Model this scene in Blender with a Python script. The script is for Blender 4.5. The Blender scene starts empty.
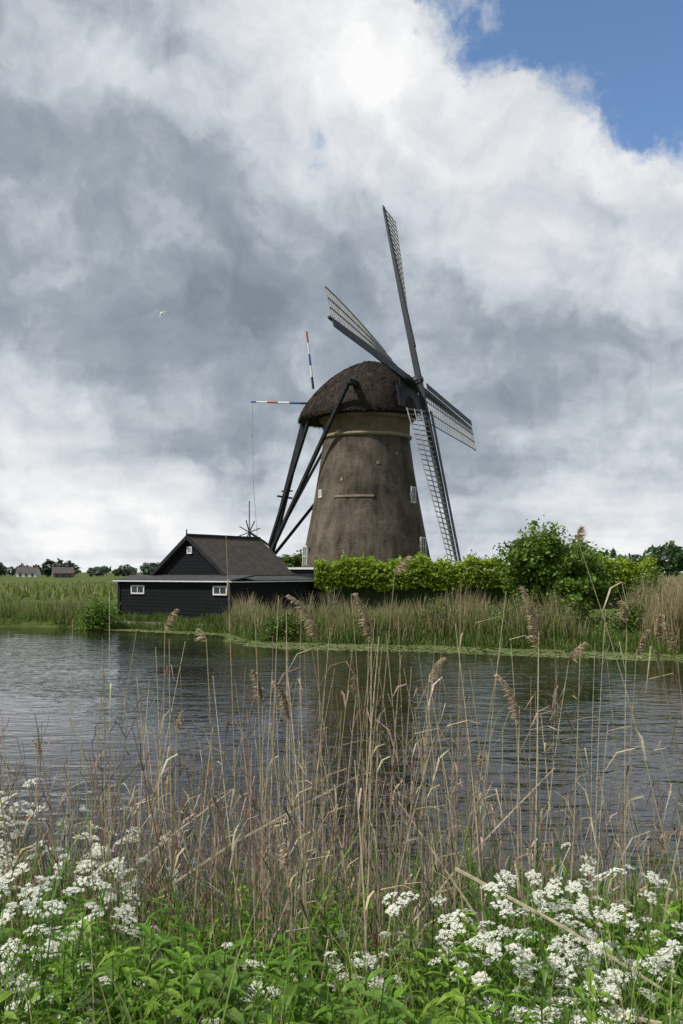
import bpy, math, random
import numpy as np
from mathutils import Vector, Matrix
random.seed(7); rng=np.random.default_rng(11)
scene=bpy.context.scene
R=random.random
def U(a,b): return random.uniform(a,b)

# ---------------------------------------------------------------- materials
def nodes_of(m):
    m.use_nodes=True; nt=m.node_tree; nt.nodes.clear(); return nt
def mat_attr(name, trans=0.35, rough=0.6, spec=0.25, noise=0.25, nscale=30):
    m=bpy.data.materials.new(name); nt=nodes_of(m); N=nt.nodes; L=nt.links
    out=N.new('ShaderNodeOutputMaterial'); at=N.new('ShaderNodeAttribute'); at.attribute_name='Col'
    tc=N.new('ShaderNodeTexCoord'); nz=N.new('ShaderNodeTexNoise'); nz.inputs['Scale'].default_value=nscale; nz.inputs['Detail'].default_value=2
    L.new(tc.outputs['Object'],nz.inputs['Vector'])
    mr=N.new('ShaderNodeMapRange'); mr.inputs['To Min'].default_value=1-noise; mr.inputs['To Max'].default_value=1+noise
    mr.inputs['From Min'].default_value=.3; mr.inputs['From Max'].default_value=.7
    L.new(nz.outputs['Fac'],mr.inputs['Value'])
    mx=N.new('ShaderNodeVectorMath'); mx.operation='SCALE'; L.new(at.outputs['Color'],mx.inputs[0]); L.new(mr.outputs[0],mx.inputs['Scale'])
    p=N.new('ShaderNodeBsdfPrincipled'); p.inputs['Roughness'].default_value=rough; p.inputs['Specular IOR Level'].default_value=spec
    L.new(mx.outputs[0],p.inputs['Base Color'])
    if trans>0:
        t=N.new('ShaderNodeBsdfTranslucent'); L.new(mx.outputs[0],t.inputs['Color'])
        ms=N.new('ShaderNodeMixShader'); ms.inputs[0].default_value=trans
        L.new(p.outputs[0],ms.inputs[1]); L.new(t.outputs[0],ms.inputs[2]); L.new(ms.outputs[0],out.inputs['Surface'])
    else: L.new(p.outputs[0],out.inputs['Surface'])
    return m
def mat_noise(name, c1, c2, scale=3.0, rough=.8, bump=0.0, bscale=20, stretch=(1,1,1), spec=.3, detail=6, c3=None):
    m=bpy.data.materials.new(name); nt=nodes_of(m); N=nt.nodes; L=nt.links
    out=N.new('ShaderNodeOutputMaterial'); p=N.new('ShaderNodeBsdfPrincipled')
    p.inputs['Roughness'].default_value=rough; p.inputs['Specular IOR Level'].default_value=spec
    tc=N.new('ShaderNodeTexCoord'); mp=N.new('ShaderNodeMapping'); mp.inputs['Scale'].default_value=stretch
    L.new(tc.outputs['Object'],mp.inputs[0])
    nz=N.new('ShaderNodeTexNoise'); nz.inputs['Scale'].default_value=scale; nz.inputs['Detail'].default_value=detail; nz.inputs['Roughness'].default_value=.6
    L.new(mp.outputs[0],nz.inputs['Vector'])
    cr=N.new('ShaderNodeValToRGB'); e=cr.color_ramp.elements
    e[0].position=.32; e[0].color=(*c1,1); e[1].position=.68; e[1].color=(*c2,1)
    if c3: x=cr.color_ramp.elements.new(.5); x.color=(*c3,1)
    L.new(nz.outputs['Fac'],cr.inputs[0]); L.new(cr.outputs[0],p.inputs['Base Color'])
    if bump>0:
        n2=N.new('ShaderNodeTexNoise'); n2.inputs['Scale'].default_value=bscale; n2.inputs['Detail'].default_value=4
        L.new(mp.outputs[0],n2.inputs['Vector'])
        b=N.new('ShaderNodeBump'); b.inputs['Strength'].default_value=bump; b.inputs['Distance'].default_value=.05
        L.new(n2.outputs['Fac'],b.inputs['Height']); L.new(b.outputs[0],p.inputs['Normal'])
    L.new(p.outputs[0],out.inputs['Surface'])
    return m

M_leaf=mat_attr('foliage_mat',.35,.5,.3,.25,6)
M_fgleaf=mat_attr('herb_leaf_mat',.42,.42,.4,.2,60)
M_dry=mat_attr('dry_stem_mat',.2,.7,.2,.25,40)
M_white=mat_attr('blossom_mat',.35,.7,.2,.04,60)
M_bark=mat_noise('bark_mat',(.05,.04,.03),(.12,.1,.08),8,.9,.5,30,(1,1,.2))
M_thatch=mat_noise('thatch_mat',(.02,.016,.013),(.072,.057,.045),2.2,.95,1.0,14,(1,1,.45),.1,8,(.038,.031,.025))
M_darkwood=mat_noise('tarred_wood_mat',(.01,.012,.016),(.03,.033,.038),3,.55,.3,30,(1,1,1),.3)
M_stock=mat_noise('painted_stock_mat',(.014,.022,.028),(.03,.04,.048),2,.5,.2,20)
M_lath=mat_noise('lath_mat',(.22,.22,.215),(.4,.4,.385),3,.7)
M_board=mat_noise('sail_board_mat',(.035,.043,.053),(.07,.08,.092),2,.6,.2,10)
M_whitep=mat_noise('white_paint_mat',(.62,.62,.6),(.8,.8,.78),5,.5)
M_redp=mat_noise('red_paint_mat',(.4,.04,.03),(.5,.06,.05),5,.5)
M_bluep=mat_noise('blue_paint_mat',(.03,.08,.25),(.04,.1,.32),5,.5)
M_cream=mat_noise('ochre_plaster_mat',(.12,.088,.052),(.2,.15,.092),1.5,.85,.3,12)
M_creaml=mat_noise('cream_trim_mat',(.24,.19,.125),(.34,.28,.19),2,.8)
M_glass=mat_noise('window_glass_mat',(.03,.035,.04),(.06,.065,.07),2,.08,spec=.6)
M_felt=mat_noise('roof_felt_mat',(.04,.042,.046),(.085,.085,.09),2,.8,.3,20)
M_conc=mat_noise('concrete_mat',(.16,.15,.13),(.3,.28,.24),2,.9,.4,12)
M_brickred=mat_noise('far_wall_mat',(.16,.12,.1),(.24,.19,.16),1,.9)
M_roofred=mat_noise('far_roof_mat',(.08,.065,.06),(.12,.1,.09),1,.9)

def mat_mill():
    m=bpy.data.materials.new('mill_brick_mat'); nt=nodes_of(m); N=nt.nodes; L=nt.links
    out=N.new('ShaderNodeOutputMaterial'); p=N.new('ShaderNodeBsdfPrincipled'); p.inputs['Roughness'].default_value=.9; p.inputs['Specular IOR Level'].default_value=.12
    uv=N.new('ShaderNodeUVMap'); uv.uv_map='UVMap'
    br=N.new('ShaderNodeTexBrick'); br.inputs['Scale'].default_value=1; br.inputs['Brick Width'].default_value=.24; br.inputs['Row Height'].default_value=.075
    br.inputs['Mortar Size'].default_value=.008; br.inputs['Color1'].default_value=(.108,.088,.066,1); br.inputs['Color2'].default_value=(.07,.058,.045,1); br.inputs['Mortar'].default_value=(.125,.108,.086,1)
    L.new(uv.outputs[0],br.inputs['Vector'])
    tc=N.new('ShaderNodeTexCoord'); mp=N.new('ShaderNodeMapping'); mp.inputs['Scale'].default_value=(1,1,.14); L.new(tc.outputs['Object'],mp.inputs[0])
    n1=N.new('ShaderNodeTexNoise'); n1.inputs['Scale'].default_value=1.6; n1.inputs['Detail'].default_value=8; n1.inputs['Roughness'].default_value=.7; L.new(mp.outputs[0],n1.inputs['Vector'])
    n2=N.new('ShaderNodeTexNoise'); n2.inputs['Scale'].default_value=.55; n2.inputs['Detail'].default_value=9; n2.inputs['Roughness'].default_value=.65; L.new(tc.outputs['Object'],n2.inputs['Vector'])
    a=N.new('ShaderNodeMath'); a.operation='ADD'; L.new(n1.outputs['Fac'],a.inputs[0]); L.new(n2.outputs['Fac'],a.inputs[1])
    mr=N.new('ShaderNodeMapRange'); mr.inputs['From Min'].default_value=.78; mr.inputs['From Max'].default_value=1.22; mr.inputs['To Min'].default_value=.4; mr.inputs['To Max'].default_value=1.65
    L.new(a.outputs[0],mr.inputs['Value'])
    s=N.new('ShaderNodeVectorMath'); s.operation='SCALE'; L.new(br.outputs['Color'],s.inputs[0]); L.new(mr.outputs[0],s.inputs['Scale'])
    L.new(s.outputs[0],p.inputs['Base Color'])
    b=N.new('ShaderNodeBump'); b.inputs['Strength'].default_value=.5; b.inputs['Distance'].default_value=.03; L.new(n1.outputs['Fac'],b.inputs['Height']); L.new(b.outputs[0],p.inputs['Normal'])
    L.new(p.outputs[0],out.inputs['Surface']); return m
M_mill=mat_mill()
def mat_wave(name,c1,c2,direction,scale,rough=.7,bump=.6):
    m=bpy.data.materials.new(name); nt=nodes_of(m); N=nt.nodes; L=nt.links
    out=N.new('ShaderNodeOutputMaterial'); p=N.new('ShaderNodeBsdfPrincipled'); p.inputs['Roughness'].default_value=rough; p.inputs['Specular IOR Level'].default_value=.25
    uv=N.new('ShaderNodeUVMap'); uv.uv_map='UVMap'
    w=N.new('ShaderNodeTexWave'); w.bands_direction=direction; w.wave_profile='SAW'; w.inputs['Scale'].default_value=scale; w.inputs['Distortion'].default_value=.4; w.inputs['Detail Scale'].default_value=3
    L.new(uv.outputs[0],w.inputs['Vector'])
    n=N.new('ShaderNodeTexNoise'); n.inputs['Scale'].default_value=2.5; n.inputs['Detail'].default_value=6; L.new(uv.outputs[0],n.inputs['Vector'])
    mx=N.new('ShaderNodeMath'); mx.operation='MULTIPLY'; L.new(w.outputs['Fac'],mx.inputs[0]); L.new(n.outputs['Fac'],mx.inputs[1])
    cr=N.new('ShaderNodeValToRGB'); cr.color_ramp.elements[0].color=(*c1,1); cr.color_ramp.elements[1].color=(*c2,1); cr.color_ramp.elements[1].position=.6
    L.new(mx.outputs[0],cr.inputs[0]); L.new(cr.outputs[0],p.inputs['Base Color'])
    b=N.new('ShaderNodeBump'); b.inputs['Strength'].default_value=bump; b.inputs['Distance'].default_value=.04; L.new(w.outputs['Fac'],b.inputs['Height']); L.new(b.outputs[0],p.inputs['Normal'])
    L.new(p.outputs[0],out.inputs['Surface']); return m
M_clap=mat_wave('black_clapboard_mat',(.004,.005,.006),(.016,.018,.021),'Y',1.6)
M_tile=mat_wave('roof_tile_mat',(.018,.016,.0145),(.125,.108,.09),'X',1.3,.75,1.0)

# ---------------------------------------------------------------- mesh helpers
def make_obj(name, verts, faces, mat, cols=None, parent=None, smooth=False):
    me=bpy.data.meshes.new(name)
    if isinstance(verts,np.ndarray): 
        n=len(verts); k=faces.shape[1]; nf=len(faces)
        me.vertices.add(n); me.vertices.foreach_set('co',verts.astype(np.float32).ravel())
        me.loops.add(nf*k); me.loops.foreach_set('vertex_index',faces.astype(np.int32).ravel())
        me.polygons.add(nf); me.polygons.foreach_set('loop_start',np.arange(0,nf*k,k,dtype=np.int32)); me.polygons.foreach_set('loop_total',np.full(nf,k,dtype=np.int32))
        me.update(calc_edges=True); me.validate()
    else:
        me.from_pydata(verts,[],faces); me.update()
    if cols is not None:
        a=me.attributes.new('Col','FLOAT_COLOR','POINT')
        c=np.ones((len(me.vertices),4),dtype=np.float32); c[:,:3]=np.array(cols,dtype=np.float32)
        a.data.foreach_set('color',c.ravel())
    if mat: me.materials.append(mat)
    if smooth: me.polygons.foreach_set('use_smooth',[True]*len(me.polygons))
    o=bpy.data.objects.new(name,me); scene.collection.objects.link(o)
    if parent: o.parent=parent
    return o
def empty(name,loc=(0,0,0)):
    o=bpy.data.objects.new(name,None); o.empty_display_size=.5; scene.collection.objects.link(o); return o

class MB:
    def __init__(s): s.v=[]; s.f=[]; s.c=[]
    def tube(s,pts,rad,col,sides=4,col2=None,cap=True):
        n=len(pts); b=len(s.v)
        for i,p in enumerate(pts):
            p=Vector(p); d=(Vector(pts[min(i+1,n-1)])-Vector(pts[max(i-1,0)]))
            if d.length<1e-9: d=Vector((0,0,1))
            d.normalize(); a=d.cross(Vector((.31,.95,.05)))
            if a.length<.05: a=d.cross(Vector((1,0,0)))
            a.normalize(); e=d.cross(a)
            r=rad[i] if isinstance(rad,(list,tuple)) else rad
            t=i/max(n-1,1)
            cc=col if col2 is None else tuple(col[j]*(1-t)+col2[j]*t for j in range(3))
            for k in range(sides):
                an=2*math.pi*(k+.5)/sides
                s.v.append(tuple(p+a*(math.cos(an)*r)+e*(math.sin(an)*r))); s.c.append(cc)
        for i in range(n-1):
            for k in range(sides):
                k2=(k+1)%sides
                s.f.append((b+i*sides+k,b+i*sides+k2,b+(i+1)*sides+k2,b+(i+1)*sides+k))
        if cap:
            s.f.append(tuple(b+k for k in range(sides))[::-1]); s.f.append(tuple(b+(n-1)*sides+k for k in range(sides)))
    def ribbon(s,pts,wid,side,col,col2=None):
        b=len(s.v); n=len(pts); side=Vector(side)
        for i,p in enumerate(pts):
            p=Vector(p); t=i/max(n-1,1)
            cc=col if col2 is None else tuple(col[j]*(1-t)+col2[j]*t for j in range(3))
            w=wid[i]/2
            s.v.append(tuple(p-side*w)); s.v.append(tuple(p+side*w)); s.c+= [cc,cc]
        for i in range(n-1): s.f.append((b+2*i,b+2*i+1,b+2*i+3,b+2*i+2))
    def quad(s,a,b_,c_,d,col):
        b=len(s.v); s.v+= [tuple(a),tuple(b_),tuple(c_),tuple(d)]; s.c+=[col]*4; s.f.append((b,b+1,b+2,b+3))
    def beam(s,p0,p1,w0,w1=None,h0=None,h1=None,col=(1,1,1),up=(0,0,1)):
        w1=w0 if w1 is None else w1; h0=w0 if h0 is None else h0; h1=w1 if h1 is None else h1
        p0=Vector(p0); p1=Vector(p1); d=(p1-p0).normalized(); a=d.cross(Vector(up))
        if a.length<.01: a=d.cross(Vector((1,0,0)))
        a.normalize(); e=a.cross(d); b=len(s.v)
        for p,w,h in ((p0,w0,h0),(p1,w1,h1)):
            for x,y in ((-1,-1),(1,-1),(1,1),(-1,1)):
                s.v.append(tuple(p+a*(x*w/2)+e*(y*h/2))); s.c.append(col)
        s.f+=[(b,b+1,b+2,b+3),(b+7,b+6,b+5,b+4)]
        for k in range(4): s.f.append((b+k,b+4+k,b+4+(k+1)%4,b+(k+1)%4))
    def obj(s,name,mat,parent=None,smooth=False,col=True):
        return make_obj(name,s.v,s.f,mat,s.c if col else None,parent,smooth)

def leaf_cloud(name,centers,size,cols,mat,parent=None,up=.3):
    n=len(centers)
    nrm=rng.normal(size=(n,3)); nrm[:,2]=np.abs(nrm[:,2])+up; nrm/=np.linalg.norm(nrm,axis=1)[:,None]
    t=rng.normal(size=(n,3)); t-=nrm*np.sum(t*nrm,axis=1)[:,None]; t/=np.linalg.norm(t,axis=1)[:,None]
    b=np.cross(nrm,t); s=(size*rng.uniform(.6,1.4,n))[:,None]
    v=np.empty((n,4,3)); v[:,0]=centers-t*s; v[:,1]=centers-b*s*.55+nrm*s*.1; v[:,2]=centers+t*s; v[:,3]=centers+b*s*.55+nrm*s*.1
    f=np.arange(n*4).reshape(n,4)
    return make_obj(name,v.reshape(-1,3),f,mat,np.repeat(cols,4,axis=0),parent)
def blades(name,base,h,lean,width,cols,mat,parent=None,tipcol=None,segs=3,droop=0.0):
    n=len(base); az=rng.uniform(0,2*np.pi,n); ld=np.stack([np.cos(az),np.sin(az),np.zeros(n)],1)*(lean*h*rng.uniform(.2,1.,n))[:,None]
    fa=rng.uniform(0,2*np.pi,n); sd=np.stack([np.cos(fa),np.sin(fa),np.zeros(n)],1)
    V=np.empty((n,segs+1,2,3)); C=np.empty((n,segs+1,2,3))
    for i in range(segs+1):
        t=i/segs; c=base+ld*(t**2)+np.stack([np.zeros(n)]*2+[h*(t-droop*t**4)],1)
        w=width*(1-t**1.6*.93)*.5
        w=np.asarray(w)*np.ones(n)
        V[:,i,0]=c-sd*w[:,None]; V[:,i,1]=c+sd*w[:,None]
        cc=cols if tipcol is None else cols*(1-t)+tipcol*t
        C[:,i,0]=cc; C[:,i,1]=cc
    idx=np.arange(n)[:,None]*(segs+1)*2
    F=np.concatenate([idx+np.array([[2*i,2*i+1,2*i+3,2*i+2]]) for i in range(segs)],axis=0)
    return make_obj(name,V.reshape(-1,3),F,mat,C.reshape(-1,3),parent)
def jitter(c,n,amt=.25):
    c=np.array(c)[None,:]*np.ones((n,1)); k=rng.uniform(1-amt,1+amt,(n,1)); h=rng.uniform(1-amt*.4,1+amt*.4,(n,3)); return c*k*h
def mixcols(cs,n,amt=.2,p=None):
    cs=np.array(cs); i=rng.choice(len(cs),n,p=p); return cs[i]*rng.uniform(1-amt,1+amt,(n,1))

# ---------------------------------------------------------------- terrain + water
SX=[-400,-60,-22,-14,-12.8,-6,-4.3,-2,3,13,30,80,400]; SY=[120,62,58,57.2,56.2,51.6,46.5,44.6,43.4,38.4,33,30,20]
def shore(x): return np.interp(x,SX,SY)
def ground_z(x,y):
    x=np.asarray(x,float); y=np.asarray(y,float)
    near=np.where(y<1,1.6,1.6-(y-1)*.215)+.05*np.sin(x*2.1+y)+.04*np.sin(x*5-y*3)
    d=y-shore(x)+.25*np.sin(x*1.3)+.15*np.sin(x*3.7)
    far=np.clip(d*.6,-1.2,.45)+np.clip((d-3)*.03,0,.5)
    far=far+np.where(d>2,.05*np.sin(x*.7)*np.sin(y*.5),0)
    return np.maximum(np.maximum(near,-1.2),far)
def axis(lo,hi,flo,fhi,step):
    a=list(np.arange(flo,fhi+1e-6,step)); s=step; v=fhi
    while v<hi: s*=1.35; v+=s; a.append(v)
    s=step; v=flo
    while v>lo: s*=1.35; v-=s; a.insert(0,v)
    return np.array(a)
gx=axis(-3500,3500,-34,34,.6); gy=axis(-600,4500,-2,92,.6)
X,Y=np.meshgrid(gx,gy); Z=ground_z(X,Y)
V=np.stack([X,Y,Z],-1).reshape(-1,3); nx=len(gx); ny=len(gy)
ii=(np.arange(ny-1)[:,None]*nx+np.arange(nx-1)[None,:]).ravel()
F=np.stack([ii,ii+1,ii+nx+1,ii+nx],1)
M_ground=mat_noise('ground_mat',(.05,.075,.018),(.17,.17,.06),.25,.95,.6,3,(1,1,1),.1,8,(.09,.12,.03))
ground=make_obj('ground',V,F,M_ground,smooth=True)

def mat_water():
    m=bpy.data.materials.new('water_mat'); nt=nodes_of(m); N=nt.nodes; L=nt.links
    out=N.new('ShaderNodeOutputMaterial'); p=N.new('ShaderNodeBsdfPrincipled')
    p.inputs['Base Color'].default_value=(.01,.0095,.006,1); p.inputs['Roughness'].default_value=.04; p.inputs['IOR'].default_value=1.33
    p.inputs['Specular IOR Level'].default_value=.42
    tc=N.new('ShaderNodeTexCoord')
    def nz(sc,stretch,rot,det,dist=.4):
        mp=N.new('ShaderNodeMapping'); mp.inputs['Scale'].default_value=stretch; mp.inputs['Rotation'].default_value=(0,0,rot); L.new(tc.outputs['Object'],mp.inputs[0])
        n=N.new('ShaderNodeTexNoise'); n.inputs['Scale'].default_value=sc; n.inputs['Detail'].default_value=det; n.inputs['Distortion'].default_value=dist; L.new(mp.outputs[0],n.inputs['Vector']); return n
    a=nz(1.1,(.7,1.5,1),.45,2); b=nz(3.4,(.8,1.4,1),-.35,2); c=nz(.1,(.5,1,1),.3,3,1.)
    m1=N.new('ShaderNodeMath'); m1.operation='MULTIPLY_ADD'; L.new(b.outputs['Fac'],m1.inputs[0]); m1.inputs[1].default_value=.36; L.new(a.outputs['Fac'],m1.inputs[2])
    mr=N.new('ShaderNodeMapRange'); mr.inputs['From Min'].default_value=.4; mr.inputs['From Max'].default_value=.6; mr.inputs['To Min'].default_value=.3; mr.inputs['To Max'].default_value=1.0; L.new(c.outputs['Fac'],mr.inputs['Value'])
    bp=N.new('ShaderNodeBump'); bp.inputs['Distance'].default_value=.075; L.new(mr.outputs[0],bp.inputs['Strength']); L.new(m1.outputs[0],bp.inputs['Height']); L.new(bp.outputs[0],p.inputs['Normal'])
    L.new(p.outputs[0],out.inputs['Surface']); return m
make_obj('canal_water',[(-900,3,0),(900,3,0),(900,140,0),(-900,140,0)],[(0,1,2,3)],mat_water())

# ---------------------------------------------------------------- windmill
mill=empty('windmill')
C0=Vector((2.0,79.6,0)); n2=Vector((.917,-.40,0)).normalized(); u2=Vector((.40,.917,0)).normalized(); zz=Vector((0,0,1))
def capP(a,l,z): return C0+n2*a+u2*l+zz*z
def revolve(name,prof,mat,seg=72,parent=mill):
    v=[];f=[]
    for (r,z) in prof:
        for k in range(seg):
            an=2*math.pi*k/seg; v.append((C0.x+r*math.cos(an),C0.y+r*math.sin(an),z))
    for i in range(len(prof)-1):
        for k in range(seg):
            k2=(k+1)%seg; f.append((i*seg+k,i*seg+k2,(i+1)*seg+k2,(i+1)*seg+k))
    o=make_obj(name,v,f,mat,None,parent,True)
    uv=o.data.uv_layers.new(name='UVMap'); li=0
    for i in range(len(prof)-1):
        for k in range(seg):
            for (a,b) in ((k,i),(k+1,i),(k+1,i+1),(k,i+1)):
                uv.data[li].uv=(2*math.pi*4*a/seg,prof[b][1]); li+=1
    return o
def body_r(z): return float(np.interp(z,[.5,2,4.1,6.5,9,11.5,13.9],[6.0,5.6,5.14,4.65,4.18,3.76,3.42]))
revolve('tower_body',[(body_r(z),z) for z in np.linspace(.5,13.8,24)],M_mill)
revolve('cream_moulding',[(3.42,13.72),(3.6,13.78),(3.63,13.95),(3.5,14.02)],M_creaml)
revolve('ochre_band',[(3.46,14.0),(3.48,15.0),(3.6,15.15)],M_cream)
revolve('upper_moulding',[(3.6,15.13),(3.78,15.2),(3.8,15.42),(3.6,15.46)],M_cream)
revolve('curb_ring',[(3.62,15.46),(3.64,16.3)],M_darkwood)
v=[];f=[]; NR=26; NT=96
def capshape(r,th):
    A=4.0 if math.cos(th)>0 else 5.6
    return r*math.cos(th)*A, r*math.sin(th)*4.3
for i in range(NR+1):
    r=i/NR
    for k in range(NT):
        th=2*math.pi*k/NT; a,l=capshape(r,th)
        pw=2.3 if math.cos(th)>0 else 1.65
        z=16.05+3.9*max(0,1-r**pw)**(.8)
        z-= .12*abs(math.sin(th))*r
        z-= .35*(r**3)*max(0,-math.cos(th))
        nn=.05*math.sin(9*th+3*r*8)+.04*math.sin(23*th+r*11)
        p=capP(a+.2*(1-r),l,z+nn*r); v.append(tuple(p))
for (rs,dz) in ((1.0,-.38),(.93,-.42),(.7,-.1)):
    for k in range(NT):
        th=2*math.pi*k/NT; a,l=capshape(rs,th); z=16.05+dz-.12*abs(math.sin(th))-.35*max(0,-math.cos(th))*(1 if rs>.8 else 0)
        v.append(tuple(capP(a,l,z)))
for i in range(NR+3):
    for k in range(NT):
        k2=(k+1)%NT; f.append((i*NT+k,i*NT+k2,(i+1)*NT+k2,(i+1)*NT+k))
make_obj('thatched_cap',v,f,M_thatch,None,mill,True)
st=MB()
for _ in range(2400):
    th=U(0,2*math.pi); a,l=capshape(U(.985,1.01),th); z=16.0-.12*abs(math.sin(th))-.35*max(0,-math.cos(th))+U(-.3,.05)
    p=capP(a,l,z); d=(capP(a*1.02,l*1.02,z-U(.1,.24))-p); s=Vector((-d.y,d.x,0)).normalized() if d.xy.length>0 else Vector((1,0,0))
    st.ribbon([p,p+d],[.05,.02],s,(.04*U(.6,1.5),.034*U(.6,1.4),.026))
for _ in range(3800):
    th=U(0,2*math.pi); r=math.sqrt(U(.02,.97)); a,l=capshape(r,th); pw=2.3 if math.cos(th)>0 else 1.65
    def zc_(r): return 16.05+3.9*max(0,1-r**pw)**.8-.12*abs(math.sin(th))*r-.35*(r**3)*max(0,-math.cos(th))
    r2=min(1,r+.03); a2,l2=capshape(r2,th); p=capP(a+.2*(1-r),l,zc_(r)+.02); q=capP(a2+.2*(1-r2),l2,zc_(r2)+.05)
    d=q-p; s=Vector((-d.y,d.x,0)); s=s.normalized() if s.length>1e-4 else Vector((1,0,0)); k=U(.7,1.3)
    st.ribbon([p,q],[.1,.05],s,(.045*k,.036*k,.028*k))
st.obj('thatch_fringe',M_dry,mill)
# sails
tilt=math.radians(14); Np=(n2*math.cos(tilt)+zz*math.sin(tilt)); Zp=(zz*math.cos(tilt)-n2*math.sin(tilt))
H=Vector((5.82,78.0,18.15)); phi=math.radians(6.5)
A_=Zp*math.cos(phi)+u2*math.sin(phi); D_=u2*math.cos(phi)-Zp*math.sin(phi)
sh=MB(); sh.tube([H-Np*5,H-Np*1,H+Np*.2,H+Np*.6],[.34,.36,.34,.22],(1,1,1),12); sh.obj('wind_shaft',M_stock,mill)
hb=MB(); hb.beam(H-Np*.6,H+Np*.48,.6,.56,up=A_); hb.obj('iron_hub',M_darkwood,mill)
front=MB(); 
for i in range(9):
    l=-2.4+i*.6; front.beam(capP(3.75,l,15.9),capP(3.55,l,15.9+2.8*math.sqrt(max(.05,1-(l/2.9)**2))),.57,.57,.08,.08,up=n2)
front.obj('front_boarding',M_darkwood,mill)
blade_root=[('sail',A_,D_,.28),('sail',D_,-A_,-.3),('sail',-A_,-D_,.28),('sail',-D_,A_,-.3)]
LN=15.0
for bi,(nm,e,s,off) in enumerate(blade_root):
    par=mill; sk=MB(); lt=MB(); bd=MB()
    O=H+Np*off
    sk.beam(O,O+e*LN*.5,.40,.34,.44,.36,up=Np); sk.beam(O+e*LN*.5,O+e*(LN+.1),.34,.16,.36,.18,up=Np)
    def P(r,w,lift=0):
        t=(r-2.4)/(LN-2.4); tw=math.radians(24*(1-t)**1.3+2)
        return O+e*r+(s*math.cos(tw)-Np*math.sin(tw))*w+Np*(.12+lift)
    r=2.7
    while r<LN-.02:
        lt.beam(P(r,-.02),P(r,2.25),.065,.06,.08,.06,up=e); r+=.42
    for w in (.72,1.42,2.22):
        ps=[2.6+i*(LN-.05-2.6)/16 for i in range(17)]
        for i in range(16): lt.beam(P(ps[i],w,.04),P(ps[i+1],w,.04),.06,.06,.07,.07,up=Np)
    ps=[2.6+i*(LN-2.6)/20 for i in range(21)]
    for i in range(20):
        bd.beam(P(ps[i],-.42,.03)+e*.02,P(ps[i+1],-.42,.03)-e*.02,.5,.5,.05,.05,up=Np)
    sk.obj('stock_%d'%(bi+1),M_stock,par,col=False); lt.obj('sail_lattice_%d'%(bi+1),M_lath,par,col=False); bd.obj('leading_board_%d'%(bi+1),M_board,par,col=False)
tl=MB()
T0=capP(-5.3,0,16.4); TB=capP(-9.2,0,2.6)
tl.beam(T0,TB,.36,.44)
tl.beam(capP(.6,-5.2,17.55),capP(.6,5.2,17.55),.38)
tl.beam(capP(-3.4,-3.0,16.25),capP(-3.4,3.0,16.25),.34)
tl.beam(capP(.6,-5.0,17.5),capP(-8.75,-.3,4.3),.26,.26); tl.beam(capP(.6,5.0,17.5),capP(-8.75,.3,4.3),.26,.26)
tl.beam(capP(-3.4,-2.8,16.2),capP(-8.6,-.25,5.4),.23,.23); tl.beam(capP(-3.4,2.8,16.2),capP(-8.6,.25,5.4),.23,.23)
tl.beam(capP(-7.3,-1.3,9.4),capP(-7.3,1.3,9.4),.14); tl.beam(capP(-6.6,0,9.9),capP(-7.6,0,9.9),.12)
tl.beam(capP(-4.6,0,16.35),capP(0,0,16.6),.4)
tl.beam(capP(-9.2,-.4,2.7),capP(-9.2,.4,2.7),.5,.5)
tl.obj('tail_beams',M_darkwood,mill,col=False)
wd=MB()
wc=capP(-10.1,-1.0,6.5)
for k in range(4):
    an=math.pi*k/4+.3; d=(n2*math.cos(an)+zz*math.sin(an)); wd.beam(wc-d*1.05,wc+d*1.05,.07,.07)
wd.beam(wc,capP(-9.2,0,5.7),.16,.16); wd.beam(wc-zz*6,wc+zz*2.6,.1,.07)
wd.beam(capP(-9.2,0,5.7),capP(-8.5,0,5.2),.16,.16)
wd.obj('capstan_wheel',M_darkwood,mill,col=False)
def striped(p0,p1,name,bands):
    par=mill; p0=Vector(p0);p1=Vector(p1)
    ms={'r':M_redp,'w':M_whitep,'b':M_bluep,'d':M_darkwood}
    for mm in sorted(set(bands)):
        q=MB(); n=len(bands)
        for i,bb in enumerate(bands):
            if bb==mm: q.tube([p0.lerp(p1,i/n),p0.lerp(p1,(i+1)/n)],[.1-.03*i/n,.1-.03*(i+1)/n],(1,1,1),8)
        q.obj(name+'_'+mm,ms[mm],par,col=False)
striped(capP(-5.2,-.2,17.0),capP(-10.7,.4,17.6),'striped_pole','dbbwwrrwwb')
striped(capP(-4.7,0,18.2),capP(-5.4,.2,23.0),'flag_pole','ddwwbbwwrr')
rp=MB(); tp=capP(-10.6,.4,17.55); rp.tube([tp,tp+Vector((.1,0,-7)),tp+Vector((.6,0,-13.5))],.02,(1,1,1),4); rp.obj('rope',M_lath,mill,col=False)
op_w=MB(); op_g=MB()
def on_body(px_ang,z):
    r=body_r(z); a=math.radians(px_ang); d=Vector((math.sin(a),-math.cos(a),0)); return C0+d*r+zz*z, d
for ang,z,w,h in ((58,9.2,.62,1.15),(-60,9.3,.35,.5),(60,5.2,.8,1.3),(-70,4.4,.9,1.6)):
    p,d=on_body(ang,z); t=Vector((-d.y,d.x,0))
    for (dx,dz,ww,hh) in ((-w/2,0,.12,h),(w/2,0,.12,h),(0,h/2,w+.12,.12),(0,-h/2,w+.2,.14),(0,0,.06,h),(0,0,w,.05)):
        c=p+t*dx+zz*dz+d*.05; op_w.beam(c-t*ww/2,c+t*ww/2,.16,.16,hh,hh,up=zz) 
    op_g.beam(p-t*w/2,p+t*w/2,.1,.1,h,h)
op_w.obj('window_frames',M_whitep,mill,col=False); op_g.obj('window_panes',M_glass,mill,col=False)
pk=MB()
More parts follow.
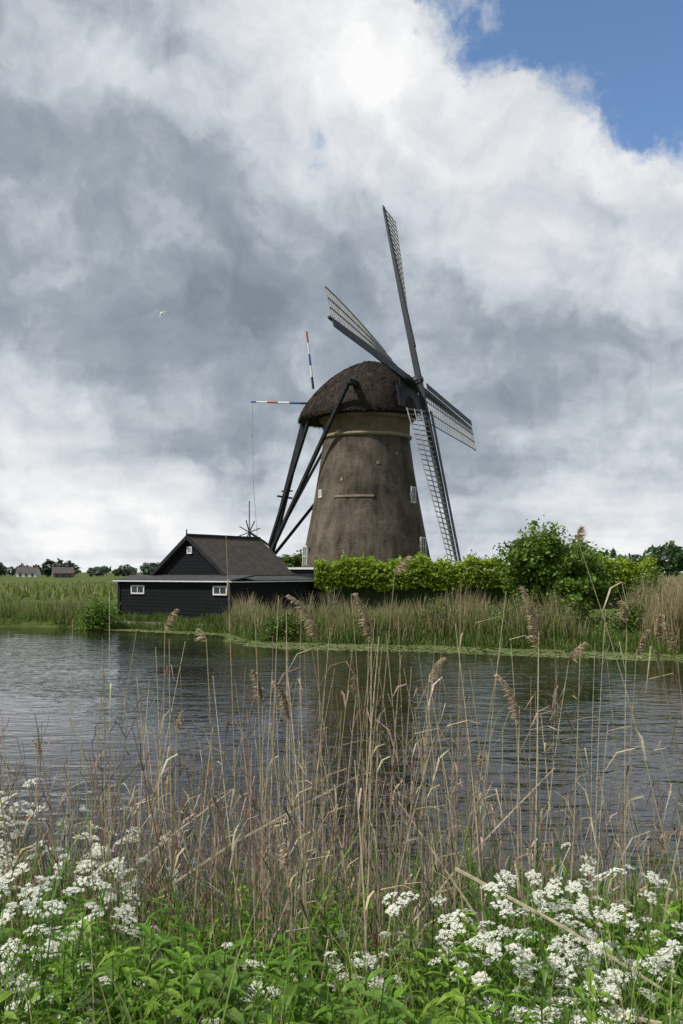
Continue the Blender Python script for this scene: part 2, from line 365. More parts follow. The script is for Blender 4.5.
for a0,a1 in ((-37,-22),(-22,-8),(-8,6)):
    q0,d0=on_body(a0,9.0); q1,d1=on_body(a1,9.0); pk.beam(q0+d0*.06,q1+d1*.06,.12,.12,.16,.16)
for a0 in (-30,12,38):
    q0,d0=on_body(a0,11.2+.03*a0); t=Vector((-d0.y,d0.x,0)); pk.beam(q0-t*.12+d0*.03,q0+t*.12+d0*.03,.06,.06,.22,.22)
pk.obj('stone_ledge',M_creaml,mill,col=False)
q=MB()
p,d=on_body(-60,2.0); t=Vector((-d.y,d.x,0))
q.beam(p-t*.6+d*.1,p+t*.6+d*.1,.2,.2,2.4,2.4)
q.obj('mill_door',M_board,mill,col=False)

# ---------------------------------------------------------------- shed
shed=empty('black_wooden_boathouse')
SO=Vector((-8.67,57.0,0)); W=Vector((.84,-.54,0)).normalized(); Vv=Vector((.54,.84,0)).normalized()
def S(w,v,z): return SO+W*w+Vv*v+zz*z
def polyobj(name,polys,mat,parent):
    v=[];f=[];uvs=[]
    for pl,uvl in polys:
        b=len(v); v+=[tuple(p) for p in pl]; f.append(tuple(range(b,b+len(pl)))); uvs+=uvl
    o=make_obj(name,v,f,mat,None,parent); uv=o.data.uv_layers.new(name='UVMap')
    for i,u in enumerate(uvs): uv.data[i].uv=u
    return o
def wl(pts):
    return [S(*p) for p in pts],[((p[0]+p[1]),p[2]) for p in pts]
zb=.35
walls=[wl([(-3.8,-1.8,zb),(4.4,-1.8,zb),(4.4,-1.8,2.74),(-3.8,-1.8,2.74)]),
 wl([(4.4,-1.8,zb),(4.4,6.3,zb),(4.4,6.3,2.74),(4.4,-1.8,2.74)]),
 wl([(-3.8,6.3,zb),(-3.8,-1.8,zb),(-3.8,-1.8,2.74),(-3.8,6.3,2.74)]),
 wl([(4.4,6.3,zb),(-3.8,6.3,zb),(-3.8,6.3,2.74),(4.4,6.3,2.74)]),
 wl([(-2.6,0,2.7),(2.6,0,2.7),(2.6,0,3.05),(0,0,5.12),(-2.6,0,3.05)]),
 wl([(2.6,6.3,2.7),(-2.6,6.3,2.7),(-2.6,6.3,3.05),(0,6.3,5.12),(2.6,6.3,3.05)])]
polyobj('clapboard_walls',walls,M_clap,shed)
def slab(name,corners,th,mat,uvl):
    c=[Vector(p) for p in corners]; nrm=(c[1]-c[0]).cross(c[3]-c[0]).normalized()
    if nrm.z<0: nrm=-nrm
    top=c; bot=[p-nrm*th for p in c]
    polys=[(top,uvl),(bot[::-1],uvl[::-1])]
    for k in range(4):
        k2=(k+1)%4; polys.append(([top[k],bot[k],bot[k2],top[k2]],[uvl[k],uvl[k],uvl[k2],uvl[k2]]))
    return polys
L1=math.hypot(2.85,2.3)
pol=slab('r',[S(0,-.25,5.3),S(2.85,-.25,3.03),S(2.85,6.5,3.03),S(0,6.5,5.3)],.14,None,[(0,0),(0,L1),(6.75,L1),(6.75,0)])
pol+=slab('r',[S(0,-.25,5.3),S(-2.85,-.25,3.03),S(-2.85,6.5,3.03),S(0,6.5,5.3)],.14,None,[(0,0),(0,L1),(6.75,L1),(6.75,0)])
polyobj('tiled_roof',pol,M_tile,shed)
uvq=[(0,0),(1,0),(1,1),(0,1)]
lo=slab('l',[S(-4.0,-2.05,2.78),S(4.65,-2.05,2.78),S(4.65,.0,3.03),S(-4.0,.0,3.03)],.08,None,uvq)
lo+=slab('l',[S(2.7,.004,3.0),S(4.65,.004,2.76),S(4.65,6.5,2.76),S(2.7,6.5,3.0)],.08,None,uvq)
lo+=slab('l',[S(-2.7,.004,3.0),S(-4.0,.004,2.76),S(-4.0,6.5,2.76),S(-2.7,6.5,3.0)],.08,None,uvq)
polyobj('lean_to_roof',lo,M_felt,shed)
tr=MB()
tr.beam(S(-4.02,-2.08,2.69),S(4.67,-2.08,2.69),.05,.05,.07,.07)
tr.beam(S(4.69,-2.06,2.67),S(4.69,6.5,2.67),.05,.05,.06,.06); tr.beam(S(-4.04,-2.06,2.67),S(-4.04,6.5,2.67),.05,.05,.07,.07)
def window(mbw,mbg,w,v,z,ww,hh,ax='w'):
    dirn=W if ax=='w' else Vv; nor=-Vv if ax=='w' else W
    c=S(w,v,z)+nor*.04
    for dx,dz,a,b in ((-ww/2,0,.08,hh+.08),(ww/2,0,.08,hh+.08),(0,0,.05,hh)):
        q=c+dirn*dx; mbw.beam(q-zz*b/2,q+zz*b/2,a,a,.08,.08,up=nor)
    for dz in (-hh/2,hh/2):
        q=c+zz*dz+nor*.01; mbw.beam(q-dirn*(ww/2),q+dirn*(ww/2),.08,.08)
    mbg.beam(c-dirn*ww/2-nor*.0,c+dirn*ww/2,.03,.03,hh,hh)
gl=MB()
window(tr,gl,-2.3,-1.8,2.2,.95,.42); window(tr,gl,3.75,-1.8,2.2,.9,.42); window(tr,gl,0,0,4.45,.3,.34)
tr.obj('white_trim',M_whitep,shed,col=False); gl.obj('window_glass',M_glass,shed,col=False)
bg=MB()
bg.beam(S(-.0,-.29,5.2),S(2.88,-.29,2.92),.06,.06,.2,.2); bg.beam(S(0,-.29,5.2),S(-2.88,-.29,2.92),.06,.06,.2,.2)
bg.beam(S(0,-.29,5.1),S(0,-.29,5.65),.09,.05); bg.beam(S(0,-.25,5.34),S(0,6.5,5.34),.22,.22,.1,.1)
for k in (-3.78,4.38):bg.beam(S(k,-1.83,.4),S(k,-1.83,2.64),.14,.14)
bg.obj('barge_boards_ridge',M_darkwood,shed,col=False)
an=MB(); an.beam(S(1.8,7.6,1.8),S(4.3,7.6,1.8),2.2,2.2,3.1,3.1); an.obj('annex_walls',M_darkwood,shed,col=False)
an=MB(); an.beam(S(1.6,7.6,3.44),S(4.5,7.6,3.44),2.5,2.5,.1,.1); an.obj('annex_roof',M_felt,shed,col=False)
an=MB(); an.beam(S(1.6,6.33,3.42),S(4.5,6.33,3.42),.04,.04,.12,.12); an.beam(S(4.53,6.3,3.42),S(4.53,8.9,3.42),.04,.04,.12,.12); an.obj('annex_fascia',M_whitep,shed,col=False)
qy=MB(); qy.beam(S(-4.4,-2.35,.22),S(4.9,-2.35,.22),.5,.5,.4,.4)
for i in range(24): qy.beam(S(-4.3+i*.39,-2.66,-.4),S(-4.3+i*.39,-2.66,U(.2,.34)),.14,.12)
qy.obj('stone_quay',M_conc,None,col=False)

# ---------------------------------------------------------------- trees / bushes
def tree(name,base,h,crown,nlimb,nleaf,leaf,cols,spread=.55,trunk_r=.14,stems=1):
    root=empty(name); wood=MB(); tips=[]
    def limb(p,d,l,r,lev):
        pts=[p]; q=Vector(p); dd=Vector(d)
        for i in range(4):
            dd=(dd+Vector((U(-.22,.22),U(-.22,.22),U(-.05,.18)))).normalized(); q=q+dd*l/4; pts.append(q.copy())
        wood.tube(pts,[r*(1-.6*i/4) for i in range(5)],(1,1,1),5)
        if lev>=2: tips.append((pts[2],l*.35)); tips.append((pts[4],l*.4)); return
        for k in range(nlimb):
            t=U(.35,1); b=pts[min(4,int(t*4)+0)]; az=U(0,6.283); nd=(dd*.7+Vector((math.cos(az)*spread*1.5,math.sin(az)*spread*1.5,U(-.1,.6)))).normalized()
            limb(b,nd,l*U(.5,.72),r*.5,lev+1)
    for s_ in range(stems):
        az=U(0,6.283); o=Vector((math.cos(az),math.sin(az),0))*(.0 if stems==1 else crown*.35*R())
        d=Vector((o.x*.5,o.y*.5,1)).normalized()
        limb(Vector(base)+o,d,h*U(.42,.55),trunk_r,0)
    wood.obj('trunk_limbs',M_bark,root,col=False)
    T=np.array([tuple(t[0]) for t in tips]); per=max(1,nleaf//len(T))
    c=np.repeat(T,per,axis=0); shade=np.repeat(rng.uniform(.6,1.35,len(T)),per)
    c=c+rng.normal(size=c.shape)*np.array([.26,.26,.17])*(h/6)
    col=mixcols(cols,len(c),.2)*shade[:,None]
    leaf_cloud('foliage',c,leaf,col,M_leaf,root)
    return root
GR=[(.11,.2,.025),(.155,.26,.035),(.085,.155,.022),(.2,.3,.045)]
tree('elder_tree',(9.2,49.5,.6),6.5,2.8,5,17000,.1,GR,.6,.12,4)
tree('elder_tree',(12.1,50.5,.6),5.0,2.2,5,9000,.1,GR,.6,.1,3)
tree('elder_tree',(10.8,48.2,.6),3.6,2.4,5,9000,.1,GR,.7,.1,3)
tree('willow_tree',(-4.6,88,.9),6.2,2,5,6000,.14,[(.13,.2,.045),(.17,.24,.06)],.55,.12,2)
def bush(name,c,r,n,leaf,cols):
    root=empty(name)
    k=26; cc=rng.normal(size=(k,3)); cc/=np.linalg.norm(cc,axis=1)[:,None]; cc[:,2]=np.abs(cc[:,2]); cc*=np.array(r)*rng.uniform(.4,.85,(k,1)); cc+=np.array(c)
    w=MB()
    for q in cc: w.tube([c,(Vector(c)+Vector(q))/2+Vector((0,0,.1)),tuple(q)],[.03,.02,.008],(1,1,1),4)
    w.obj('stems',M_bark,root,col=False)
    per=n//k; p=np.repeat(cc,per,axis=0)+rng.normal(size=(per*k,3))*np.array(r)*.24; p[:,2]=np.maximum(p[:,2],c[2]-.1)
    leaf_cloud('foliage',p,leaf,mixcols(cols,len(p),.2)*np.repeat(rng.uniform(.65,1.25,k),per)[:,None],M_leaf,root)
bush('willow_bush',(-13.6,55.2,.2),(1.15,.9,1.4),3500,.075,[(.12,.22,.03),(.17,.28,.045)])
for (x,y,r,hh) in ((-2.6,45.6,.9,.9),(4.6,44.3,1.1,1.5),(7.4,43.0,1.3,1.5),(9.5,42.6,1.2,1.7),(12.0,41.6,1.3,1.5),(15.5,50,1.5,2.8),(1.0,45.0,.8,.9)):
    bush('shoreline_shrub',(x,y,.3),(r,.8,hh),3200,.075,[(.1,.17,.03),(.14,.23,.04),(.17,.22,.055)])
hd=empty('clipped_hedge')
core=MB(); core.beam((-1.3,60,2.0),(18.6,60,2.0),1.3,1.3,2.5,2.5); core.obj('hedge_core',mat_noise('hedge_core_mat',(.012,.022,.006),(.035,.055,.014),5,.9),hd,col=False)
n=30000; hx=rng.uniform(-1.6,18.8,n); face=rng.random(n)
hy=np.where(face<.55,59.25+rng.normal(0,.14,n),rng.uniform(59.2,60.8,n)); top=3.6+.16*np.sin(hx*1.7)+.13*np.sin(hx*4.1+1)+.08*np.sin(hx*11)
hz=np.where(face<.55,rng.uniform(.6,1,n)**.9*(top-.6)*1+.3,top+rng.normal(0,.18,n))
painted_shade=np.where(face<.55,.55+.45*(hz/top)**3,1.15)[:,None]  # sunlit top and shaded front are painted into the leaf colours
leaf_cloud('hedge_leaves',np.stack([hx,hy,hz],1),.1,mixcols([(.26,.36,.03),(.34,.43,.045),(.18,.29,.03)],n,.2)*painted_shade**.6,M_leaf,hd)

# ---------------------------------------------------------------- far-bank reeds
def vn(x,y,s=0):
    return .5+.25*(np.sin(x*.9+1.7*np.sin(y*.7+s)+s)*np.cos(y*.8+x*.3)+.8*np.sin(x*2.3+s*2+np.sin(x*.7))*np.sin(y*1.9+x)+.5*np.sin(x*5.1+y*3.3))
def reedbed(name,x0,x1,dlo,dhi,n,hlo,hhi,base,tip,width=.035,lean=.22,clump=.5,gap=.0):
    x=rng.uniform(x0,x1,n); d=rng.uniform(dlo,dhi,n); y=shore(x)+d
    cl=vn(x,y,len(name)+x0); k=cl>gap; x=x[k];y=y[k];cl=cl[k];n=len(x)
    edge=np.clip(np.minimum(x-x0,x1-x)/1.2+.45,0,1)
    h=rng.uniform(hlo,hhi,n)*(1-clump*(1-cl))*edge
    b=np.stack([x,y,ground_z(x,y)-.05],1)
    tcs=np.array(tip); sel=np.clip(((cl+rng.normal(0,.22,n))*len(tcs)).astype(int),0,len(tcs)-1); tc=tcs[sel]*rng.uniform(.7,1.3,(n,1)); bc=mixcols(base,n,.25)
    return blades(name,b,h,lean,width,bc,M_leaf,None,tc,3,.06)
TAN=[(.42,.34,.2),(.34,.27,.16),(.48,.4,.26)]; GRN=[(.12,.19,.035),(.08,.14,.025),(.16,.21,.05)]
reedbed('reed_bed',-60,-14.8,.1,5,14000,.8,2.3,GRN,[(.14,.22,.04),(.19,.24,.06),(.3,.28,.13),(.36,.3,.17)],.045,.25,.9,.12)
reedbed('reed_bed',-6.4,3.2,.1,4,7500,.6,2.5,GRN,[(.14,.23,.04),(.2,.26,.06)]+TAN,.04,.35,.9,.2)
reedbed('reed_bed',1.5,10,.4,5,9000,.9,2.9,GRN,[(.15,.24,.045),(.2,.27,.07)]+TAN,.04,.3,.9,.18)
reedbed('reed_bed',12.2,45,.3,7,17000,1.9,3.3,[(.15,.17,.055),(.26,.22,.1)],TAN,.045,.25,.5)
reedbed('reed_bed',17,70,9,24,9000,2.2,2.9,[(.26,.22,.1)],TAN,.09)
reedbed('bank_grass',-13,14,-.3,1.3,15000,.25,.9,[(.08,.14,.025)],[(.14,.23,.045),(.22,.27,.08),(.11,.18,.035)],.04,.5,.7)
reedbed('meadow_grass',-60,24,4,12,16000,.3,.9,[(.1,.16,.035)],[(.2,.27,.07),(.28,.29,.12)],.06,.4)
n=9000; x=rng.uniform(-140,-18,n); y=rng.uniform(75,170,n)
blades('meadow_grass',np.stack([x,y,ground_z(x,y)],1),rng.uniform(.4,1.0,n),.4,.3,jitter((.14,.19,.04),n),M_leaf,None,mixcols([(.36,.34,.15),(.22,.28,.08)],n),2)
n=7000; x=rng.uniform(22,120,n); y=rng.uniform(70,130,n)
blades('tall_grass',np.stack([x,y,ground_z(x,y)],1),rng.uniform(1.2,2.0,n),.3,.25,jitter((.26,.22,.1),n),M_leaf,None,mixcols(TAN,n),2)

lp=MB()
for _ in range(8000):
    x=U(-15,17); off=-(R()**1.2)*3.8-.15; 
    if x<-5.5: off*=.5
    dens=.5+.5*math.sin(x*1.9+math.sin(off*3)); 
    if R()>.3+.7*dens: continue
    y=float(shore(x))+off; r=U(.06,.15); c=Vector((x,y,.012+U(0,.01))); b=len(lp.v); col=random.choice([(.2,.27,.08),(.27,.32,.12),(.15,.22,.06),(.3,.3,.15)])
    a0=U(0,6.28); lp.v.append(tuple(c)); lp.c.append(col)
    for k in range(8):
        a=a0+k*5.7/7; lp.v.append((c.x+r*math.cos(a),c.y+r*math.sin(a),c.z+U(0,.03))); lp.c.append(col)
    for k in range(7): lp.f.append((b,b+1+k,b+2+k))
lp.obj('lily_pads',M_leaf)

# ---------------------------------------------------------------- distance
def far_trees(name,items,cols,leafs):
    P=[];C=[]
    for (x,y,w,h) in items:
        k=max(60,int(w*h*2.2)); q=rng.normal(size=(k,3)); q/=np.linalg.norm(q,axis=1)[:,None]; q*=rng.uniform(.3,1,(k,1))**.5
        lump=1+.2*np.sin(q[:,:1]*7+x)
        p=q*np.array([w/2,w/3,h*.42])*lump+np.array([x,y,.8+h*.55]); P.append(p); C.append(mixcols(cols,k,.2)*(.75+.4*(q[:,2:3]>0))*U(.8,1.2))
    return leaf_cloud(name,np.concatenate(P),leafs,np.concatenate(C),M_leaf)
far_trees('distant_tree_line',[(x,U(480,640),U(7,16),U(3.5,7)) for x in np.arange(-320,-60,5)]+[(-128,440,11,8),(-118,430,8,7),(-108,560,9,8),(-150,430,7,8),(-95,500,14,7)]+[(x,U(430,560),U(8,16),U(5,9)) for x in np.arange(-60,60,8)],[(.085,.125,.085),(.1,.145,.09),(.07,.105,.075)],1.3)  # bluish distance haze is put into these leaf colours
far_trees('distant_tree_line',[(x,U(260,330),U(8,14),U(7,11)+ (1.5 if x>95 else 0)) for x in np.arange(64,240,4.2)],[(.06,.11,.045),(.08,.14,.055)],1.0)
def house(x,y,w,d,h,rh,yaw,wm,rm):
    root=empty('distant_house'); z0=.6; ca,sa=math.cos(yaw),math.sin(yaw)
    def Q(a,b,z): return (x+a*ca-b*sa,y+a*sa+b*ca,z0+z)
    a,b=w/2,d/2
    v=[Q(-a,-b,0),Q(a,-b,0),Q(a,b,0),Q(-a,b,0),Q(-a,-b,h),Q(a,-b,h),Q(a,b,h),Q(-a,b,h),Q(-a,0,h+rh*.97),Q(a,0,h+rh*.97)]
    make_obj('walls',v,[(0,1,5,4),(2,3,7,6),(1,2,6,9,5),(3,0,4,8,7)],wm,None,root)
    v=[Q(-a-.3,-b-.4,h-.1),Q(a+.3,-b-.4,h-.1),Q(a+.3,0,h+rh),Q(-a-.3,0,h+rh),Q(-a-.3,b+.4,h-.1),Q(a+.3,b+.4,h-.1)]
    make_obj('roof',v,[(0,1,2,3),(3,2,5,4)],rm,None,root)
    g=MB()
    for k in range(3): g.beam(Q(-a*.6+k*a*.6-.5,-b-.05,h*.5),Q(-a*.6+k*a*.6+.5,-b-.05,h*.5),.08,.08,1.2,1.2)
    g.beam(Q(a*.5,0,h+rh-.3),Q(a*.5,0,h+rh+.9),.6,.6)
    g.obj('windows_chimney',M_glass,root,col=False)
for (x,y,w,h,wm,rm) in ((-143,455,9,2.4,M_whitep,M_roofred),(-133,470,7,2.4,M_brickred,M_felt),(-112,400,8,2.2,M_brickred,M_roofred),(-150,700,12,3,M_brickred,M_felt)):
    house(x,y,w,8,h,2.4,U(-.4,.4),wm,rm)
house(98,240,9,6,2.6,2.6,.2,M_whitep,M_roofred)
fn=MB()
for i in range(22): 
    x=30+i*2.6; fn.beam((x,110,.6),(x,110,2.3),.14,.12)
for z in (1.3,2.0): fn.beam((30,110,z),(85,110,z),.05,.05)
fn.obj('meadow_fence',M_lath,None,col=False)

# seagull in a banking turn, belly toward the canal
gb=empty('seagull'); g=MB(); c=Vector((-17.9,99,28.9))
fd=Vector((.2,.6,.55)).normalized(); rt=Vector((.95,-.2,-.15)); rt=(rt-fd*rt.dot(fd)).normalized(); upv=rt.cross(fd).normalized(); BS=1.2
def G(f_,r_,u_): return c+(fd*f_+rt*r_+upv*u_)*BS
g.tube([G(-.26,0,0),G(-.18,0,0),G(0,0,0),G(.16,0,.02),G(.22,0,.03),G(.29,0,.02)],[.02,.07,.13,.09,.06,.01],(1,1,1),8)
g.obj('body',M_whitep,gb,True,False)
g=MB()
for s in (-1,1):
    g.ribbon([G(.03,s*.04,.03),G(.12,s*.3,.2),G(.02,s*.55,.14),G(-.12,s*.8,.0)],[.3,.24,.16,.02],(fd).normalized(),(.6,.6,.62),(.15,.15,.15))
g.ribbon([G(-.24,0,0),G(-.4,0,0)],[.05,.2],rt,(.75,.75,.75))
g.obj('wings_tail',M_dry,gb)

# ---------------------------------------------------------------- foreground vegetation
def gz(x,y): return float(ground_z(x,y))
def plume(mb,p,d,l,col,droop):
    d=Vector(d).normalized()
    for i in range(int(620*l/.28)):
        t=R(); q=Vector(p)+d*(t*l)+Vector((droop.x,droop.y,-.5*abs(droop.length)))*(t*t*l)
        az=U(0,6.283); o=(Vector((math.cos(az),math.sin(az),0))*U(.2,.9)+droop*2.2+d*U(.5,1.5)).normalized()
        env=min(1,t*4+.25)*(1-.6*t)
        ln=U(.03,.095)*env
        e=q+o*ln+Vector((0,0,-ln*.55)); s=Vector((math.cos(az+1.6),math.sin(az+1.6),U(-.5,.5)))
        k=U(.65,1.35); mb.ribbon([q,(q+e)/2+Vector((0,0,.006)),e],[.0025,.005,.0015],s,tuple(c*k for c in col))
STRAW=[(.54,.45,.3),(.48,.39,.25),(.4,.32,.2),(.6,.52,.37),(.33,.27,.19)]
GREY=[(.26,.21,.16),(.33,.275,.205),(.21,.165,.125),(.42,.36,.28)]
reeds=MB()
def reed(x0,y0,x1,y1,z1,r=.0032,pl=0,leafs=3,col=None):
    col=col or random.choice(STRAW); z0=gz(x0,y0)-.05; P0=Vector((x0,y0,z0)); P1=Vector((x1,y1,z1)); n=7; pts=[]
    bow=Vector((U(-.04,.04),U(-.05,.05),0))
    for i in range(n+1):
        t=i/n; q=Vector((P0.x+(P1.x-P0.x)*t**1.5,P0.y+(P1.y-P0.y)*t**1.5,z0+(z1-z0)*t))+bow*math.sin(t*math.pi); pts.append(q)
    reeds.tube(pts,[r*(1-.6*i/n) for i in range(n+1)],col,4,None,False)
    for k in range(leafs):
        i=random.randint(1,n-1); q=pts[i]; az=U(0,6.283); l=U(.12,.38); o=Vector((math.cos(az),math.sin(az),0)); ww=U(.6,1.3)
        reeds.ribbon([q,q+o*l*.25+Vector((0,0,l*.4)),q+o*l*.6+Vector((0,0,l*.5)),q+o*l*.85+Vector((0,0,l*U(-.2,.5)))],[.007*ww,.012*ww,.008*ww,.001],(-o.y,o.x,.2),tuple(c*U(.8,1.15) for c in col))
    if pl>0:
        d=(pts[-1]-pts[-2]).normalized(); dr=Vector((U(.15,.5)*random.choice((-1,1)),U(-.2,.2),0)); plume(reeds,pts[-1]-d*pl*.3,d,pl,random.choice([(.54,.43,.3),(.6,.49,.36),(.46,.36,.25)]),dr)
for (x0,y0,x1,y1,z1,r,pl) in [
 (.08,5,.27,5,3.22,.0062,.12),(-.1,5.2,-.13,5.2,2.93,.006,.30),(.10,5.0,.15,5.0,2.93,.006,.28),(.93,5,.99,5,2.9,.007,.38),(.98,5.3,.93,5.2,2.5,.006,.3),
 (1.85,5.2,1.18,5,3.38,.006,.1),(1.9,5.4,1.62,5.1,2.88,.005,.16),(1.95,5.6,1.78,5.3,2.82,.005,.18),(-.52,5,-.58,5,3.38,.005,0),(-.66,5.4,-.72,5.3,2.85,.005,.08),
 (-.3,5.3,-.27,5.2,2.5,.005,.24),(-.5,5.5,-.43,5.4,2.55,.0045,.2),(.62,5.6,.66,5.5,3.15,.0048,0),(.5,6,.52,5.9,2.6,.005,.18),(-1.35,5.5,-1.3,5.4,2.6,.0045,0),
 (-1.0,6,-1.12,6,2.75,.0045,0),(1.25,6,1.3,6,2.6,.006,0),(.3,6,.36,6,2.7,.006,0),(1.65,6,1.72,5.8,2.75,.0055,.2),(1.45,4.6,1.62,4.5,2.35,.008,0),
 (.75,5.3,.86,5.2,3.1,.0045,.0),(-.05,6.2,.0,6.1,2.35,.007,0),(1.9,4.8,1.4,4.6,3.0,.005,0),(.2,4.8,.33,4.7,2.75,.0075,0),(-.2,4.7,-.33,4.6,2.5,.006,0),(-.75,4.9,-.62,4.8,2.45,.007,0),(.55,5,.42,4.9,2.6,.006,0),(.12,4.5,.06,4.5,2.35,.007,0),(-1.2,5,-1.0,5.1,2.45,.006,0),
 (.0,4.9,.2,4.9,2.85,.005,0),(-.4,4.8,-.62,4.8,2.7,.005,0),(-.85,5.2,-.9,5.2,2.85,.0045,0),(1.1,5,1.2,5,2.85,.005,0),(1.3,5.5,1.15,5.4,2.9,.0045,0)]:
    reed(x0,y0,x1,y1,z1,r,pl,4)
for _ in range(22):
    y=U(4.8,7); x=U(-.33,.33)*y; reed(x,y,x+U(-.2,.2),y,U(2.7,3.1),U(.0038,.0052),U(.1,.22) if R()<.35 else 0,2)
for _ in range(600):
    y=U(4.5,8.3); x=U(-.46,.46)*y if R()<.85 else U(-5,5); h=U(.8,1.95)*(1.15 if abs(x)<1.2 else .9)
    if x>y*.12 and R()<.5: h*=.68
    reed(x,y,x+U(-.28,.28),y+U(-.25,.25),gz(x,y)+h,U(.0025,.0065),U(.1,.18) if R()<.03 else 0,random.randint(1,4),random.choice(STRAW+STRAW[:2]+GREY))
for (a,b) in [((.48,4.2,1.95),(1.7,3.7,1.32)),((1.0,3.6,1.6),(1.6,3.3,1.5)),((-.9,5,1.6),(.1,5.4,2.1)),((.3,5.4,1.2),(1.2,5.6,2.1)),((-1.5,5.2,1.3),(-.6,5.5,2.0)),((.9,5,1.1),(.3,5.2,2.0))]:
    a=Vector(a);b=Vector(b); reeds.tube([a,(a*2+b)/3+Vector((0,0,.03)),(a+b*2)/3+Vector((0,0,.02)),b],[.0075,.007,.006,.003],STRAW[3],4,None,False)
reeds.obj('dry_reeds',M_dry)

weeds=MB()
def weed(x,y,h,col):
    z0=gz(x,y)-.03; lean=Vector((U(-.2,.2),U(-.2,.2),0)); pts=[Vector((x,y,z0))+lean*(t/6)**1.5*h*.8+Vector((U(-.012,.012),U(-.012,.012),h*t/6)) for t in range(7)]
    weeds.tube(pts,[.0055*(1-.65*i/6) for i in range(7)],col,4,None,False)
    for k in range(random.randint(5,10)):
        i=random.randint(2,6); q=pts[i]; az=U(0,6.283); l=U(.12,.42)*(1.1-i/9); o=Vector((math.cos(az)*.55,math.sin(az)*.55,U(.5,1.1))).normalized()
        e1=q+o*l*.5; e2=e1+(o+Vector((U(-.3,.3),U(-.3,.3),U(-.1,.4)))).normalized()*l*.5
        weeds.tube([q,e1,e2],[.0028,.002,.0012],col,3,None,False)
        for j in range(random.randint(2,5)):
            t=R(); s=e1.lerp(e2,t); az=U(0,6.283); o2=(o+Vector((math.cos(az),math.sin(az),.3))*.7).normalized(); ll=U(.03,.12)
            weeds.ribbon([s,s+o2*ll],[.0022,.0013],(o2.y,-o2.x,.3),col)
            if R()<.4:
                w_=U(.004,.01); c_=s+o2*ll; weeds.ribbon([c_,c_+o2*w_*1.5,c_+o2*w_*3],[.001,w_,.001],(o2.y,-o2.x,.3),tuple(c*.8 for c in col))
for _ in range(280):
    y=U(4.6,8.0); x=random.gauss(-.13,.2)*y; 
    if abs(x)>4: continue
    weed(x,y,U(.9,1.8),tuple(c*U(.8,1.2) for c in random.choice(GREY+[(.24,.175,.13)])))
for _ in range(70):
    y=U(5,8); x=U(-.5,.5)*y; weed(x,y,U(.6,1.1),tuple(c*U(.8,1.2) for c in random.choice(GREY)))
weeds.obj('dead_weed_stalks',M_dry)

herbs=MB(); HG=[(.14,.28,.025),(.19,.36,.035),(.11,.22,.022),(.25,.4,.05),(.17,.31,.05)]
def leafblade(mb,q,o,l,w,col,droop):
    s=Vector((-o.y,o.x,0)); 
    if s.length<.01: s=Vector((1,0,0))
    s.normalize(); s=(s+Vector((0,0,U(-.3,.3)))).normalized(); p=[q+o*(l*t)+Vector((0,0,-droop*l*t*t)) for t in (0,.3,.65,1)]
    b=len(mb.v); mid=tuple(c*.8 for c in col)
    fold=Vector((0,0,w*.18))
    for i,(pp,ww) in enumerate(zip(p,(.25,1,.75,.03))):
        mb.v+= [tuple(pp-s*w*ww/2+fold*ww),tuple(pp),tuple(pp+s*w*ww/2+fold*ww)]; mb.c+=[col,mid,col]
    for i in range(3):
        for j in range(2): mb.f.append((b+3*i+j,b+3*i+j+1,b+3*i+3+j+1,b+3*i+3+j))
def herb(x,y,h,bigk=1.0):
    z0=gz(x,y); col=random.choice(HG); k=U(.75,1.2); col=tuple(c*k for c in col); ln=Vector((U(-.15,.15),U(-.15,.15),0))
    pts=[Vector((x,y,z0))+ln*(t/5)*h+Vector((0,0,h*t/5)) for t in range(6)]
    herbs.tube(pts,[.0035]*5+[.0018],tuple(c*.9 for c in col),3,None,False)
    nn=int(h/.055); a0=U(0,6.28); big=U(.8,1.5)*bigk; slim=U(.24,.38)
    for i in range(nn):
        t=.2+.8*i/nn; q=pts[0].lerp(pts[5],t); a=a0+i*1.57
        for s in (0,math.pi):
            l=(.1-.045*abs(t-.6))*big*U(.8,1.15)*(1-.45*t**4); o=Vector((math.cos(a+s),math.sin(a+s),U(.25,.9))).normalized()
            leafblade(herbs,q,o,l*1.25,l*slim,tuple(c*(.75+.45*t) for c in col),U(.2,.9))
for _ in range(700):
    y=3.1+4.9*R()**1.1; x=U(-.5,.5)*y; herb(x,y,U(.4,.85)*(1.1 if y>4.5 else .9))
for _ in range(170):
    y=U(3.3,5.2); x=U(-.42,.42)*y; herb(x,y,U(.5,.85),1.5)
for _ in range(150): herb(U(-6,6),U(2.2,7),U(.35,.65))
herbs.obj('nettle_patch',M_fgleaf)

n=10500; y=3.0+5.4*rng.random(n)**1.0; x=rng.uniform(-.55,.55,n)*y; 
bl=np.stack([x,y,ground_z(x,y)-.02],1)
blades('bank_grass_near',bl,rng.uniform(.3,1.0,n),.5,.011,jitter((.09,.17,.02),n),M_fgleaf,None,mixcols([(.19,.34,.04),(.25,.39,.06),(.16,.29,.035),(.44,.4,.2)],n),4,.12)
n=5000; x=rng.uniform(-9,9,n); y=rng.uniform(-1.5,8,n)
k=~((np.abs(x)<.7)&(y<1.8)); x=x[k];y=y[k]; n=len(x)
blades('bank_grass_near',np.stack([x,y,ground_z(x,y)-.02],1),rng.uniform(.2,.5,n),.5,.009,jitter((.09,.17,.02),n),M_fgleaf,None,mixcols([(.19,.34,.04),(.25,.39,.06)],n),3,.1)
n=520; y=rng.uniform(3.8,8.2,n); x=rng.uniform(-.5,.5,n)*y; s=(x>.1*y)|(rng.random(n)<.35); x=x[s];y=y[s];n=len(x)
